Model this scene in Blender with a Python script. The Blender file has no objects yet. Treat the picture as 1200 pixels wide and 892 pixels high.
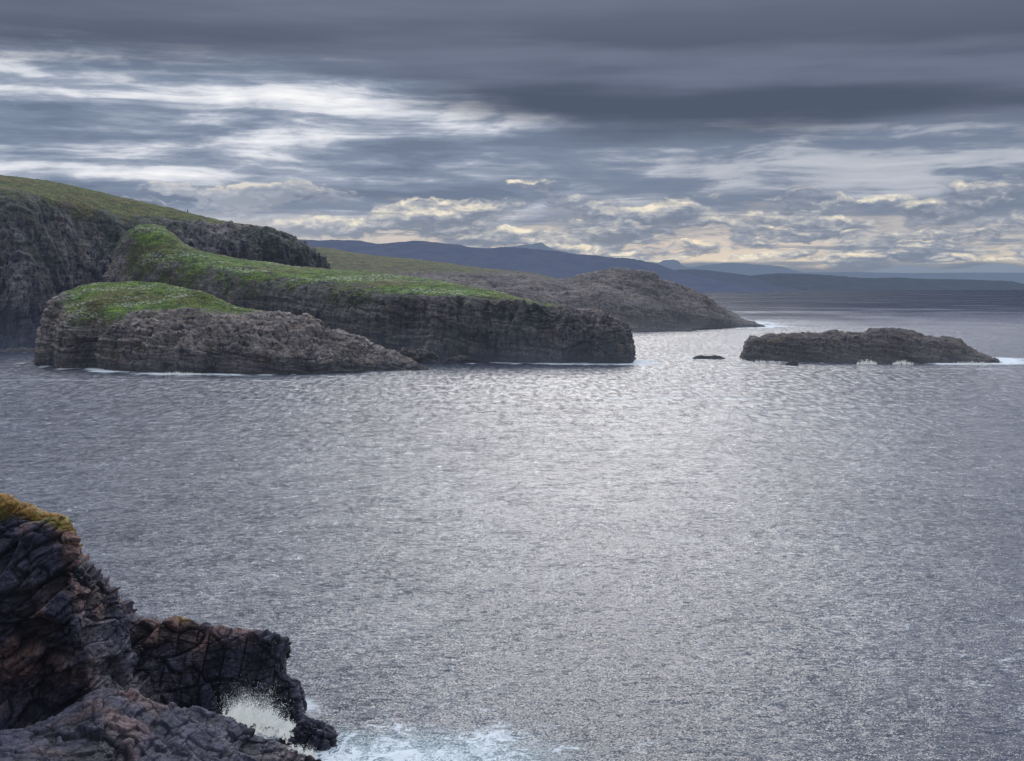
import bpy, math, random
import numpy as np
from mathutils import Vector, kdtree

random.seed(7); rng = np.random.default_rng(11)
scene = bpy.context.scene
COL = scene.collection
R = math.radians

# ------------------------------------------------------------------ camera
H = 55.0; F = 1563.0; CX, CY, HZ = 600.0, 446.0, 338.0
PITCH = math.atan((CY - HZ) / F)
cam_d = bpy.data.cameras.new('camera'); cam = bpy.data.objects.new('camera', cam_d); COL.objects.link(cam)
cam.location = (0, 0, H); cam.rotation_euler = (math.pi / 2 - PITCH, 0, 0)
cam_d.sensor_fit = 'HORIZONTAL'; cam_d.sensor_width = 36; cam_d.lens = 36 * F / 1200
cam_d.clip_start = 0.5; cam_d.clip_end = 200000
scene.camera = cam

def ray(x, y):
    r = (x - CX) / F; d = (y - CY) / F
    return (r, math.cos(PITCH) - d * math.sin(PITCH), -math.sin(PITCH) - d * math.cos(PITCH))
def at(x, y, D):
    a = ray(x, y); s = D / a[1]
    return (a[0] * s, D, H + a[2] * s)
def sea_at(x, y):
    a = ray(x, y); s = -H / a[2]
    return (a[0] * s, a[1] * s, 0.0)

# ------------------------------------------------------------------ numpy noise
def _h(ix, iy, iz, s):
    n = (ix.astype(np.int64) * 73856093) ^ (iy.astype(np.int64) * 19349663) ^ (iz.astype(np.int64) * 83492791) ^ (s * 2654435761)
    n = n & 0xffffffff
    n = ((n ^ (n >> 15)) * 2246822519) & 0xffffffff
    n = ((n ^ (n >> 13)) * 3266489917) & 0xffffffff
    return (n ^ (n >> 16)) & 0xffffffff
def perlin(P, s=0):
    I = np.floor(P); f = P - I; I = I.astype(np.int64)
    w = f * f * f * (f * (f * 6 - 15) + 10)
    out = np.zeros(len(P))
    for dx in (0, 1):
        for dy in (0, 1):
            for dz in (0, 1):
                h = _h(I[:, 0] + dx, I[:, 1] + dy, I[:, 2] + dz, s)
                gx = (h & 1023) / 511.5 - 1; gy = ((h >> 10) & 1023) / 511.5 - 1; gz = ((h >> 20) & 1023) / 511.5 - 1
                d = gx * (f[:, 0] - dx) + gy * (f[:, 1] - dy) + gz * (f[:, 2] - dz)
                ww = (w[:, 0] if dx else 1 - w[:, 0]) * (w[:, 1] if dy else 1 - w[:, 1]) * (w[:, 2] if dz else 1 - w[:, 2])
                out += ww * d
    return out * 1.3
def fbm(P, o=4, s=0, g=0.5, ridged=False):
    a = 1.0; t = 0.0; out = np.zeros(len(P)); Q = P.copy()
    for k in range(o):
        n = perlin(Q, s + k * 17)
        if ridged: n = 1 - 2 * np.minimum(1, np.abs(n) * 1.8)
        out += a * n; t += a; a *= g; Q = Q * 2.03 + 11.7
    return out / t
def vor(P, s=0, box=False):
    I = np.floor(P).astype(np.int64); n = len(P)
    F1 = np.full(n, 9.0); F2 = np.full(n, 9.0); V = np.zeros((n, 3)); hid = np.zeros(n, np.int64)
    for dx in (-1, 0, 1):
        for dy in (-1, 0, 1):
            for dz in (-1, 0, 1):
                cx, cy, cz = I[:, 0] + dx, I[:, 1] + dy, I[:, 2] + dz
                h = _h(cx, cy, cz, s)
                v = np.stack([P[:, 0] - (cx + (h & 1023) / 1023), P[:, 1] - (cy + ((h >> 10) & 1023) / 1023), P[:, 2] - (cz + ((h >> 20) & 1023) / 1023)], 1)
                d = np.sqrt((v * v).sum(1)) if not box else ((v ** 4).sum(1)) ** 0.25
                c = d < F1
                F2 = np.where(c, F1, np.minimum(F2, d)); F1 = np.where(c, d, F1)
                V[c] = v[c]; hid[c] = h[c]
    h2 = _h(hid, hid >> 7, hid >> 3, s + 5)
    rnd = np.stack([(h2 & 1023) / 511.5 - 1, ((h2 >> 10) & 1023) / 511.5 - 1, ((h2 >> 20) & 1023) / 511.5 - 1], 1)
    return F1, F2, V, rnd
def blocks(P, s=0, tilt=0.7, box=True):             # faceted fractured blocks, about -1..1
    F1, F2, V, r = vor(P, s, box)
    r2 = np.roll(r, 1, 1)
    crack = np.clip(1 - (F2 - F1) / 0.10, 0, 1)
    return 0.55 * r[:, 0] + tilt * (V * r2).sum(1) - 0.45 * crack, crack
def bricks(P, s=0, tilt=0.8, groove=0.5):            # straight jointed blocks, rows shifted against each other, about -1..1
    Q = P + 0.30 * np.sin(P[:, [1, 2, 0]] * 0.9 + s) + 0.22 * np.sin(P[:, [2, 0, 1]] * 2.3 + 2 * s)
    iz = np.floor(Q[:, 2]).astype(np.int64); h = _h(iz, iz * 0 + s, iz * 0, s + 3)
    X = Q[:, 0] + (h & 1023) / 1023.0 * 3; Y = Q[:, 1] + ((h >> 10) & 1023) / 1023.0 * 3
    ix = np.floor(X).astype(np.int64); iy = np.floor(Y).astype(np.int64)
    f = np.stack([X - ix, Y - iy, Q[:, 2] - iz], 1); g = _h(ix, iy, iz, s)
    r = np.stack([(g & 1023) / 511.5 - 1, ((g >> 10) & 1023) / 511.5 - 1, ((g >> 20) & 1023) / 511.5 - 1], 1); r0 = ((g >> 5) & 1023) / 511.5 - 1
    e = np.minimum(f, 1 - f).min(1)
    return 0.6 * r0 + tilt * ((f - 0.5) * r).sum(1) - groove * np.clip(1 - e / 0.07, 0, 1)
def sstep(a, b, x):
    t = np.clip((x - a) / (b - a), 0, 1); return t * t * (3 - 2 * t)

# ------------------------------------------------------------------ interpolation
def pchip(T, Y, t):
    T = np.asarray(T, float); Y = np.asarray(Y, float)
    h = np.diff(T); d = np.diff(Y, axis=0) / h[:, None]
    m = np.zeros_like(Y); m[0] = d[0]; m[-1] = d[-1]
    for i in range(1, len(T) - 1):
        w1, w2 = 2 * h[i] + h[i - 1], h[i] + 2 * h[i - 1]
        ok = d[i - 1] * d[i] > 0
        with np.errstate(divide='ignore', invalid='ignore'):
            m[i] = np.where(ok, (w1 + w2) / (w1 / d[i - 1] + w2 / d[i]), 0)
    k = np.clip(np.searchsorted(T, t, side='right') - 1, 0, len(T) - 2)
    s = ((t - T[k]) / h[k])[:, None]; hh = h[k][:, None]
    return (Y[k] * (1 + 2 * s) * (1 - s) ** 2 + m[k] * hh * s * (1 - s) ** 2 + Y[k + 1] * s * s * (3 - 2 * s) + m[k + 1] * hh * s * s * (s - 1))

def loft(cols, seg_v, nu, back_pts=True):
    """cols: list of cross-sections, each a list of (x, y, D or None for sea level, grass)"""
    G = []
    for c in cols:
        row = []
        for p in c:
            x, y, D = p[:3]; g = p[3] if len(p) > 3 else 0.0
            w = sea_at(x, y) if D is None else at(x, y, D)
            row.append((w[0], w[1], w[2], g))
        b = row[0]; foot = (b[0], b[1] - abs(b[1]) * .002, min(b[2] - 4, -4), 0.0)
        G.append([foot] + row)
    G = np.array(G)                                     # (nc, nr, 4)
    nc, nr, _ = G.shape
    # u parameter from mean chord in the horizontal
    ch = np.sqrt((np.diff(G[:, :, :3], axis=0) ** 2).sum(2)).mean(1)
    TU = np.concatenate([[0], np.cumsum(np.maximum(ch, 1e-3))])
    tu = np.linspace(0, TU[-1], nu)
    rows = np.stack([pchip(TU, G[:, r], tu) for r in range(nr)], 1)      # (nu, nr, 4)
    seg = [2] + list(seg_v)
    assert len(seg) == nr - 1, (len(seg), nr)
    tv = np.concatenate([np.linspace(k, k + 1, seg[k], endpoint=False) for k in range(nr - 1)] + [[nr - 1]])
    flat = rows.transpose(1, 0, 2).reshape(nr, nu * 4)
    S = pchip(np.arange(nr), flat, tv).reshape(len(tv), nu, 4)
    return S                                            # (nv, nu, 4)

def grid_normals(P):
    du = np.gradient(P, axis=1); dv = np.gradient(P, axis=0)
    n = np.cross(du, dv); l = np.linalg.norm(n, axis=2, keepdims=True); l[l == 0] = 1
    return n / l

# ------------------------------------------------------------------ object helpers
def link(name, me, parent=None, mats=()):
    o = bpy.data.objects.new(name, me); COL.objects.link(o)
    if parent: o.parent = parent
    for m in mats: me.materials.append(m)
    return o
def tag(o, label=None, cat=None, group=None, kind=None):
    if label: o['label'] = label
    if cat: o['category'] = cat
    if group: o['group'] = group
    if kind: o['kind'] = kind
    return o
def empty(name, loc=(0, 0, 0)):
    o = bpy.data.objects.new(name, None); COL.objects.link(o); o.location = loc
    o.empty_display_size = 1; return o
def mesh_np(name, V, faces, attrs=None, smooth=True):
    """faces (n,k) int array"""
    me = bpy.data.meshes.new(name)
    n, k = faces.shape
    me.vertices.add(len(V)); me.vertices.foreach_set('co', np.ascontiguousarray(V, dtype=np.float32).ravel())
    me.loops.add(n * k); me.loops.foreach_set('vertex_index', np.ascontiguousarray(faces, dtype=np.int32).ravel())
    me.polygons.add(n); me.polygons.foreach_set('loop_start', np.arange(0, n * k, k, dtype=np.int32))
    if smooth: me.polygons.foreach_set('use_smooth', np.ones(n, bool))
    else: me.polygons.foreach_set('use_smooth', np.zeros(n, bool))
    me.update(calc_edges=True)
    for nm, a in (attrs or {}).items():
        at_ = me.attributes.new(nm, 'FLOAT', 'POINT'); at_.data.foreach_set('value', np.ascontiguousarray(a, dtype=np.float32))
    me.validate(clean_customdata=False)
    return me
def grid_faces(nv, nu):
    i = np.arange(nv * nu).reshape(nv, nu)
    return np.stack([i[:-1, :-1], i[:-1, 1:], i[1:, 1:], i[1:, :-1]], -1).reshape(-1, 4)
def submesh(name, V, faces, attrs, smooth=True):
    used = np.unique(faces); m = np.full(len(V), -1); m[used] = np.arange(len(used))
    return mesh_np(name, V[used], m[faces], {k: a[used] for k, a in attrs.items()}, smooth)

SHORE = []                                              # waterline points of every rock, for the foam on the sea
def landmass(name, S, disp, mats, label, cat, kind=None, part_rock='rock_face', part_turf='turf', smooth=True, split=True, foam=1.0):
    nv, nu, _ = S.shape
    P = S[:, :, :3]; Nn = grid_normals(P)
    # face the camera/sky
    pv = np.array([0, 0, H * 4]) - P
    sgn = np.sign((Nn * pv).sum(2)); sgn = np.where(np.median(sgn[: nv * 2 // 3]) < 0, -1, 1) 
    Nn = Nn * sgn
    Pf = P.reshape(-1, 3).copy(); Nf = Nn.reshape(-1, 3); g = S[:, :, 3].ravel()
    V, grass, cav = disp(Pf, Nf, g)
    faces = grid_faces(nv, nu)
    if sgn < 0: faces = faces[:, ::-1]
    attrs = {'grass': grass, 'cav': cav}
    root = empty(name, tuple(V.mean(0) * [1, 1, 0]))
    off = np.array(root.location)
    fg = grass[faces].mean(1)
    A, B = faces[fg < 0.5], faces[fg >= 0.5]
    if split and len(B):
        link(part_rock, submesh(part_rock, V - off, A, attrs, smooth), root, mats)
        link(part_turf, submesh(part_turf, V - off, B, attrs, True), root, mats)
    else:
        bpy.data.objects.remove(root)
        root = link(name, mesh_np(name, V - off, faces, attrs, smooth), None, mats); root.location = off
    tag(root, label, cat, None, kind)
    w = V[(np.abs(V[:, 2]) < 1.2)]
    if foam and len(w): SHORE.append((w[:: max(1, len(w) // 1500), :2], foam))
    return root, V

# ------------------------------------------------------------------ node helpers
class NT:
    dims = '3D'
    def __init__(s, tree): s.t = tree; s.n = tree.nodes; s.l = tree.links
    def node(s, typ, **kw):
        n = s.n.new(typ)
        for k, v in kw.items(): setattr(n, k, v)
        return n
    def put(s, sock, v):
        if v is None: return
        if hasattr(v, 'is_output'): s.l.new(v, sock)
        else:
            try: sock.default_value = v
            except Exception: sock.default_value = (*v, 1)
    def m(s, op, a, b=None, c=None, clamp=False):
        n = s.node('ShaderNodeMath', operation=op, use_clamp=clamp)
        for i, v in enumerate((a, b, c)): s.put(n.inputs[i], v)
        return n.outputs[0]
    def add(s, a, b): return s.m('ADD', a, b)
    def sub(s, a, b): return s.m('SUBTRACT', a, b)
    def mul(s, a, b): return s.m('MULTIPLY', a, b)
    def ss(s, a, b, x, lo=0.0, hi=1.0):
        n = s.node('ShaderNodeMapRange', interpolation_type='SMOOTHSTEP')
        for i, v in enumerate((x, a, b, lo, hi)): s.put(n.inputs[i], v)
        return n.outputs[0]
    def lin(s, a, b, x, lo=0.0, hi=1.0):
        n = s.node('ShaderNodeMapRange', clamp=True)
        for i, v in enumerate((x, a, b, lo, hi)): s.put(n.inputs[i], v)
        return n.outputs[0]
    def mix(s, f, a, b, mode='MIX'):
        n = s.node('ShaderNodeMix', data_type='RGBA', blend_type=mode)
        s.put(n.inputs[0], f)
        for i, v in ((6, a), (7, b)):
            if isinstance(v, tuple) and len(v) == 3: v = (*v, 1)
            s.put(n.inputs[i], v)
        return n.outputs[2]
    def xyz(s, x, y, z=0.0):
        n = s.node('ShaderNodeCombineXYZ')
        for i, v in enumerate((x, y, z)): s.put(n.inputs[i], v)
        return n.outputs[0]
    def sep(s, v):
        n = s.node('ShaderNodeSeparateXYZ'); s.put(n.inputs[0], v); return n.outputs
    def vm(s, op, a, b=None, sc=None):
        n = s.node('ShaderNodeVectorMath', operation=op); s.put(n.inputs[0], a)
        if b is not None: s.put(n.inputs[1], b)
        if sc is not None: s.put(n.inputs['Scale'], sc)
        return n.outputs['Value'] if op in ('DOT_PRODUCT', 'LENGTH', 'DISTANCE') else n.outputs[0]
    def noise(s, v, scale=1.0, detail=4.0, rough=0.5, dist=0.0, col=False, lac=2.0):
        n = s.node('ShaderNodeTexNoise'); n.noise_dimensions = s.dims
        s.put(n.inputs['Vector'], v)
        n.inputs['Scale'].default_value = scale; n.inputs['Detail'].default_value = detail
        n.inputs['Roughness'].default_value = rough; n.inputs['Distortion'].default_value = dist; n.inputs['Lacunarity'].default_value = lac
        return n.outputs['Color' if col else 'Fac']
    def voro(s, v, scale=1.0, feat='F1', out='Distance'):
        n = s.node('ShaderNodeTexVoronoi', feature=feat); s.put(n.inputs['Vector'], v); n.inputs['Scale'].default_value = scale
        return n.outputs[out]
    def pos(s): return s.node('ShaderNodeNewGeometry').outputs['Position']
    def nrm(s): return s.node('ShaderNodeNewGeometry').outputs['Normal']
    def attr(s, name):
        n = s.node('ShaderNodeAttribute'); n.attribute_name = name; return n.outputs['Fac']
    def scl(s, v, k): return s.vm('MULTIPLY', v, k)
    def ramp(s, f, stops):
        n = s.node('ShaderNodeValToRGB'); e = n.color_ramp.elements
        while len(e) < len(stops): e.new(0.5)
        for q, (p, c) in zip(e, stops): q.position = p; q.color = (*c, 1)
        s.put(n.inputs[0], f); return n.outputs[0]
    def bump(s, h, dist, strength=1.0, nrm=None):
        n = s.node('ShaderNodeBump'); n.inputs['Strength'].default_value = strength; n.inputs['Distance'].default_value = dist
        s.put(n.inputs['Height'], h)
        if nrm is not None: s.put(n.inputs['Normal'], nrm)
        return n.outputs[0]

def new_mat(name):
    m = bpy.data.materials.new(name); m.use_nodes = True; m.node_tree.nodes.clear()
    return m, NT(m.node_tree)
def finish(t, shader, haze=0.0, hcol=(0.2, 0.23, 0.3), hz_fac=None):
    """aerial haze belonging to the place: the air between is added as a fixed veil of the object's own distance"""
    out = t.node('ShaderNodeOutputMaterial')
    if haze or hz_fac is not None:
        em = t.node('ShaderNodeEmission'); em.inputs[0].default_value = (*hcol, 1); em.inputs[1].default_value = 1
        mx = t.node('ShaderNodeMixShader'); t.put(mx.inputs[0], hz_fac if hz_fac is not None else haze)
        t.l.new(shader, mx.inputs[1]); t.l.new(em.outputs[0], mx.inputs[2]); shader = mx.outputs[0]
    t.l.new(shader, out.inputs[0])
def principled(t, col, rough=0.9, nrm=None, spec=0.3):
    b = t.node('ShaderNodeBsdfPrincipled')
    t.put(b.inputs['Base Color'], col if not isinstance(col, tuple) else (*col, 1))
    t.put(b.inputs['Roughness'], rough); t.put(b.inputs['Specular IOR Level'], spec)
    if nrm is not None: t.put(b.inputs['Normal'], nrm)
    return b

# ------------------------------------------------------------------ materials
def cliff_mat(name, k=1.0, haze=0.03, hcol=(0.16, 0.18, 0.24), rock_a=(0.055, 0.051, 0.060), rock_b=(0.35, 0.305, 0.285), rust=(0.22, 0.145, 0.085),
              grass_a=(0.042, 0.115, 0.012), grass_b=(0.17, 0.27, 0.035), dry=(0.17, 0.14, 0.055), flowers=1.0, wet_shade_z=5.0, gully_green=0.0, mist=0.10, dip=0.12, layer=1.0):
    m, t = new_mat(name); p = t.pos(); x, y, z = t.sep(p)
    big = t.noise(p, 0.018 / k, 3, 0.5)
    wp = t.vm('ADD', p, t.scl(t.vm('SUBTRACT', t.noise(p, 0.03 / k, 3, 0.55, col=True), (0.5, 0.5, 0.5)), (10 * k, 10 * k, 12 * k)))
    wx, wy, wz = t.sep(wp)
    bed = t.xyz(t.mul(wx, 0.035 / k), t.mul(wy, 0.035 / k), t.mul(t.add(wz, t.mul(wx, dip)), 0.50 / k))
    strat = t.noise(bed, 1.0, 5, 0.68)
    fiss = t.noise(t.scl(wp, (0.30 / k, 0.30 / k, 0.04 / k)), 1.0, 5, 0.65)
    fine = t.noise(p, 0.55 / k, 6, 0.72)
    v = t.add(t.add(t.mul(strat, 0.50 * layer), t.mul(fine, 0.46)), t.add(t.mul(fiss, 0.34 + 0.5 * (1 - layer)), t.mul(big, 0.26)))
    v = t.ss(0.62, 0.98, v)
    v = t.mul(v, t.ss(-0.75, 0.45, t.attr('cav'), 0.15, 1.15))  # hollows darkened by cav: recess shade painted into the rock
    rock = t.mix(v, rock_a, rock_b)
    rock = t.mix(t.ss(0.48, 0.70, t.noise(p, 0.05 / k, 6, 0.65), 0, 0.65), rock, t.mix(v, tuple(c * .4 for c in rust), rust))
    wet = t.ss(wet_shade_z * 1.6, wet_shade_z * 0.3, t.add(z, t.mul(t.sub(big, 0.5), 6.0)))  # wet band; on the hill stretched upward to paint in recess shade
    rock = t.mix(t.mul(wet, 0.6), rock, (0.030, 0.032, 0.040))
    crack = t.ss(0.455, 0.40, t.noise(t.scl(wp, (0.22 / k, 0.22 / k, 0.10 / k)), 1, 6, 0.7))
    rock = t.mix(t.mul(crack, 0.85), rock, (0.020, 0.020, 0.028))
    rock = t.mix(t.ss(-0.15, -0.75, t.attr('cav'), 0, 0.75), rock, (0.024, 0.024, 0.034))  # deepest hollows get more painted shade
    pale = t.ss(0.62, 0.72, t.noise(t.scl(p, (0.5 / k, 0.5 / k, 0.35 / k)), 1, 5, 0.75), 0, 0.6)
    rock = t.mix(pale, rock, (0.42, 0.40, 0.38))
    if gully_green:
        gm = t.mul(t.ss(0.47, 0.60, t.noise(p, 0.012 / k, 5, 0.6)), t.ss(0.40, 0.6, fine, 0.2, 1.0))
        rock = t.mix(t.mul(gm, gully_green), rock, (0.045, 0.080, 0.030))
    gn = t.noise(p, 0.05 / k, 6, 0.68); g2 = t.noise(t.scl(p, (1, 0.35, 1)), 0.8 / k, 5, 0.75); g3 = t.noise(t.scl(p, (0.012 / k, 0.03 / k, 0.03 / k)), 1, 5, 0.6)
    gr = t.mix(t.ss(0.36, 0.64, t.add(t.mul(gn, .5), t.mul(g2, .5))), grass_a, grass_b)
    gr = t.mix(t.ss(0.45, 0.64, g3, 0, 0.8), gr, dry)
    gr = t.mix(t.ss(0.53, 0.38, g2, 0, 0.9), gr, (0.018, 0.030, 0.010))
    g4 = t.noise(t.scl(p, (0.10 / k, 0.16 / k, 0.2 / k)), 1, 4, 0.65)
    gr = t.mix(t.ss(0.52, 0.38, g4, 0, 0.8), gr, (0.026, 0.040, 0.014))
    gr = t.mix(t.ss(0.58, 0.70, g4, 0, 0.7), gr, (0.20, 0.29, 0.05))
    gr = t.mix(t.ss(0.60, 0.70, t.noise(t.scl(p, (0.03 / k, 0.16 / k, 0.3 / k)), 1, 5, 0.7), 0, 0.55), gr, (0.27, 0.27, 0.15))
    # turf is darker the steeper it lies
    nz = t.sep(t.nrm())[2]
    gr = t.mix(t.ss(0.88, 0.45, t.add(nz, t.mul(t.sub(gn, 0.5), 0.5)), 0, 0.75), gr, t.mix(g2, (0.028, 0.036, 0.016), (0.075, 0.075, 0.035)))
    if flowers:
        fp = t.mul(t.ss(0.50, 0.60, t.noise(t.scl(p, (0.018 / k, 0.05 / k, 0.05 / k)), 1.0, 4, 0.6)), t.ss(0.50, 0.58, t.noise(t.scl(p, (0.5, 0.25, 1)), 0.8 / k, 4, 0.75)))
        gr = t.mix(t.mul(fp, 0.62 * flowers), gr, (0.46, 0.50, 0.40))
    gf = t.ss(0.38, 0.60, t.add(t.attr('grass'), t.add(t.mul(t.sub(fine, 0.5), 1.2), t.mul(t.sub(fiss, 0.5), 0.7))))
    c = t.mix(gf, rock, gr)
    h = t.add(t.add(t.mul(fine, 0.8), t.mul(strat, 1.3)), t.mul(fiss, 0.5))
    b = principled(t, c, 0.92, t.bump(h, 1.5 * k, 1.0), 0.2)
    # sea mist at the cliff foot, painted in as emission on the rock
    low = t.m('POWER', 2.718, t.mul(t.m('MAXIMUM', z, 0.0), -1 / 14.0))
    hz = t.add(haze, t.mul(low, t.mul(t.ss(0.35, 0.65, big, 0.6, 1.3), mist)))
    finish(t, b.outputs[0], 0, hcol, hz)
    return m

def near_rock_mat():
    m, t = new_mat('dark_sea_rock'); p = t.pos(); at_c = t.attr('cav'); x, y, z = t.sep(p)
    wp = t.vm('ADD', p, t.scl(t.vm('SUBTRACT', t.noise(p, 0.25, 3, 0.5, col=True), (0.5, 0.5, 0.5)), (0.7, 0.7, 0.7)))
    n1 = t.noise(p, 0.35, 6, 0.62); n2 = t.noise(p, 2.2, 8, 0.7); big = t.noise(p, 0.09, 4, 0.55)
    # bedding: beds dip down towards the sea on the right
    beds = t.noise(t.vm('ADD', t.scl(wp, (0.12, 0.12, 0.12)), t.scl(t.xyz(0, 0, t.add(t.mul(t.sep(wp)[0], 0.55), t.sep(wp)[2])), (0, 0, 1.3))), 1, 5, 0.6)
    joints = t.voro(t.scl(wp, (0.55, 0.55, 0.35)), 1.0, 'DISTANCE_TO_EDGE')
    v = t.add(t.add(t.mul(n1, 0.5), t.mul(n2, 0.45)), t.mul(beds, 0.45))
    v = t.ss(0.50, 0.95, v)
    c = t.mix(v, (0.009, 0.012, 0.032), (0.098, 0.092, 0.135))
    rust = t.mul(t.ss(0.50, 0.64, t.noise(p, 0.11, 5, 0.62)), t.ss(0.35, 0.6, n2, 0.35, 1))
    c = t.mix(t.mul(rust, t.ss(7.0, 15.0, z, 0.40, 0.85)), c, (0.27, 0.14, 0.09))
    c = t.mix(t.ss(0.58, 0.72, t.noise(t.scl(wp, (0.3, 0.3, 0.3)), 1, 5, 0.65), 0, 0.6), c, (0.25, 0.23, 0.24))
    c = t.mix(t.ss(0.6, 0.8, t.noise(wp, 1.1, 4, 0.6), 0, 0.5), c, (0.26, 0.25, 0.25))
    crk = t.ss(0.05, 0.0, joints)
    c = t.mix(t.mul(crk, 0.55), c, (0.010, 0.010, 0.013))
    c = t.mix(t.ss(0.3, -0.6, at_c, 0, 0.85), c, (0.008, 0.009, 0.014))  # shade of the hollows painted into the rock colour
    slab = t.ss(-0.25, -0.85, t.add(t.attr('grass'), t.mul(t.sub(n1, 0.5), 0.8)))
    c = t.mix(t.mul(slab, t.ss(0.40, 0.62, n2, 0.15, 0.7)), c, (0.26, 0.24, 0.25))
    # ochre lichen / dry grass on the highest crown
    lich = t.ss(0.3, 0.6, t.add(t.attr('grass'), t.mul(t.sub(n1, 0.5), 0.9)))
    lc = t.mix(t.ss(0.4, 0.65, n2), (0.13, 0.070, 0.014), (0.40, 0.22, 0.035))
    lc = t.mix(t.ss(0.5, 0.62, n1, 0, 0.7), lc, (0.14, 0.15, 0.03))
    c = t.mix(lich, c, lc)
    wet = t.ss(6.0, 1.5, t.add(z, t.mul(big, 4.0)))
    rough = t.lin(0, 1, wet, 0.75, 0.38)
    h = t.add(t.add(t.mul(n2, 0.7), t.mul(beds, 0.5)), t.add(t.mul(n1, 0.3), t.mul(t.ss(0.0, 0.06, joints), 0.25)))
    b = principled(t, c, rough, t.bump(h, 0.22, 1.0), 0.35)
    finish(t, b.outputs[0], 0.012, (0.16, 0.18, 0.26))
    return m

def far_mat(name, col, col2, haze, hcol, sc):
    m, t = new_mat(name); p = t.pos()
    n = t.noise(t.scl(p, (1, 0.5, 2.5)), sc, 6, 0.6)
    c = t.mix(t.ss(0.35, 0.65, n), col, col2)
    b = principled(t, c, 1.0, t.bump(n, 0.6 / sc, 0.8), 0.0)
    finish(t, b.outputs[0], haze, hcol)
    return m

SUN_AZ = 3.5      # degrees right of straight ahead
SUN_EL = 21.5
VEIL = 2.05
SUNV = (math.sin(R(SUN_AZ)) * math.cos(R(SUN_EL)), math.cos(R(SUN_AZ)) * math.cos(R(SUN_EL)), math.sin(R(SUN_EL)))

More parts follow.
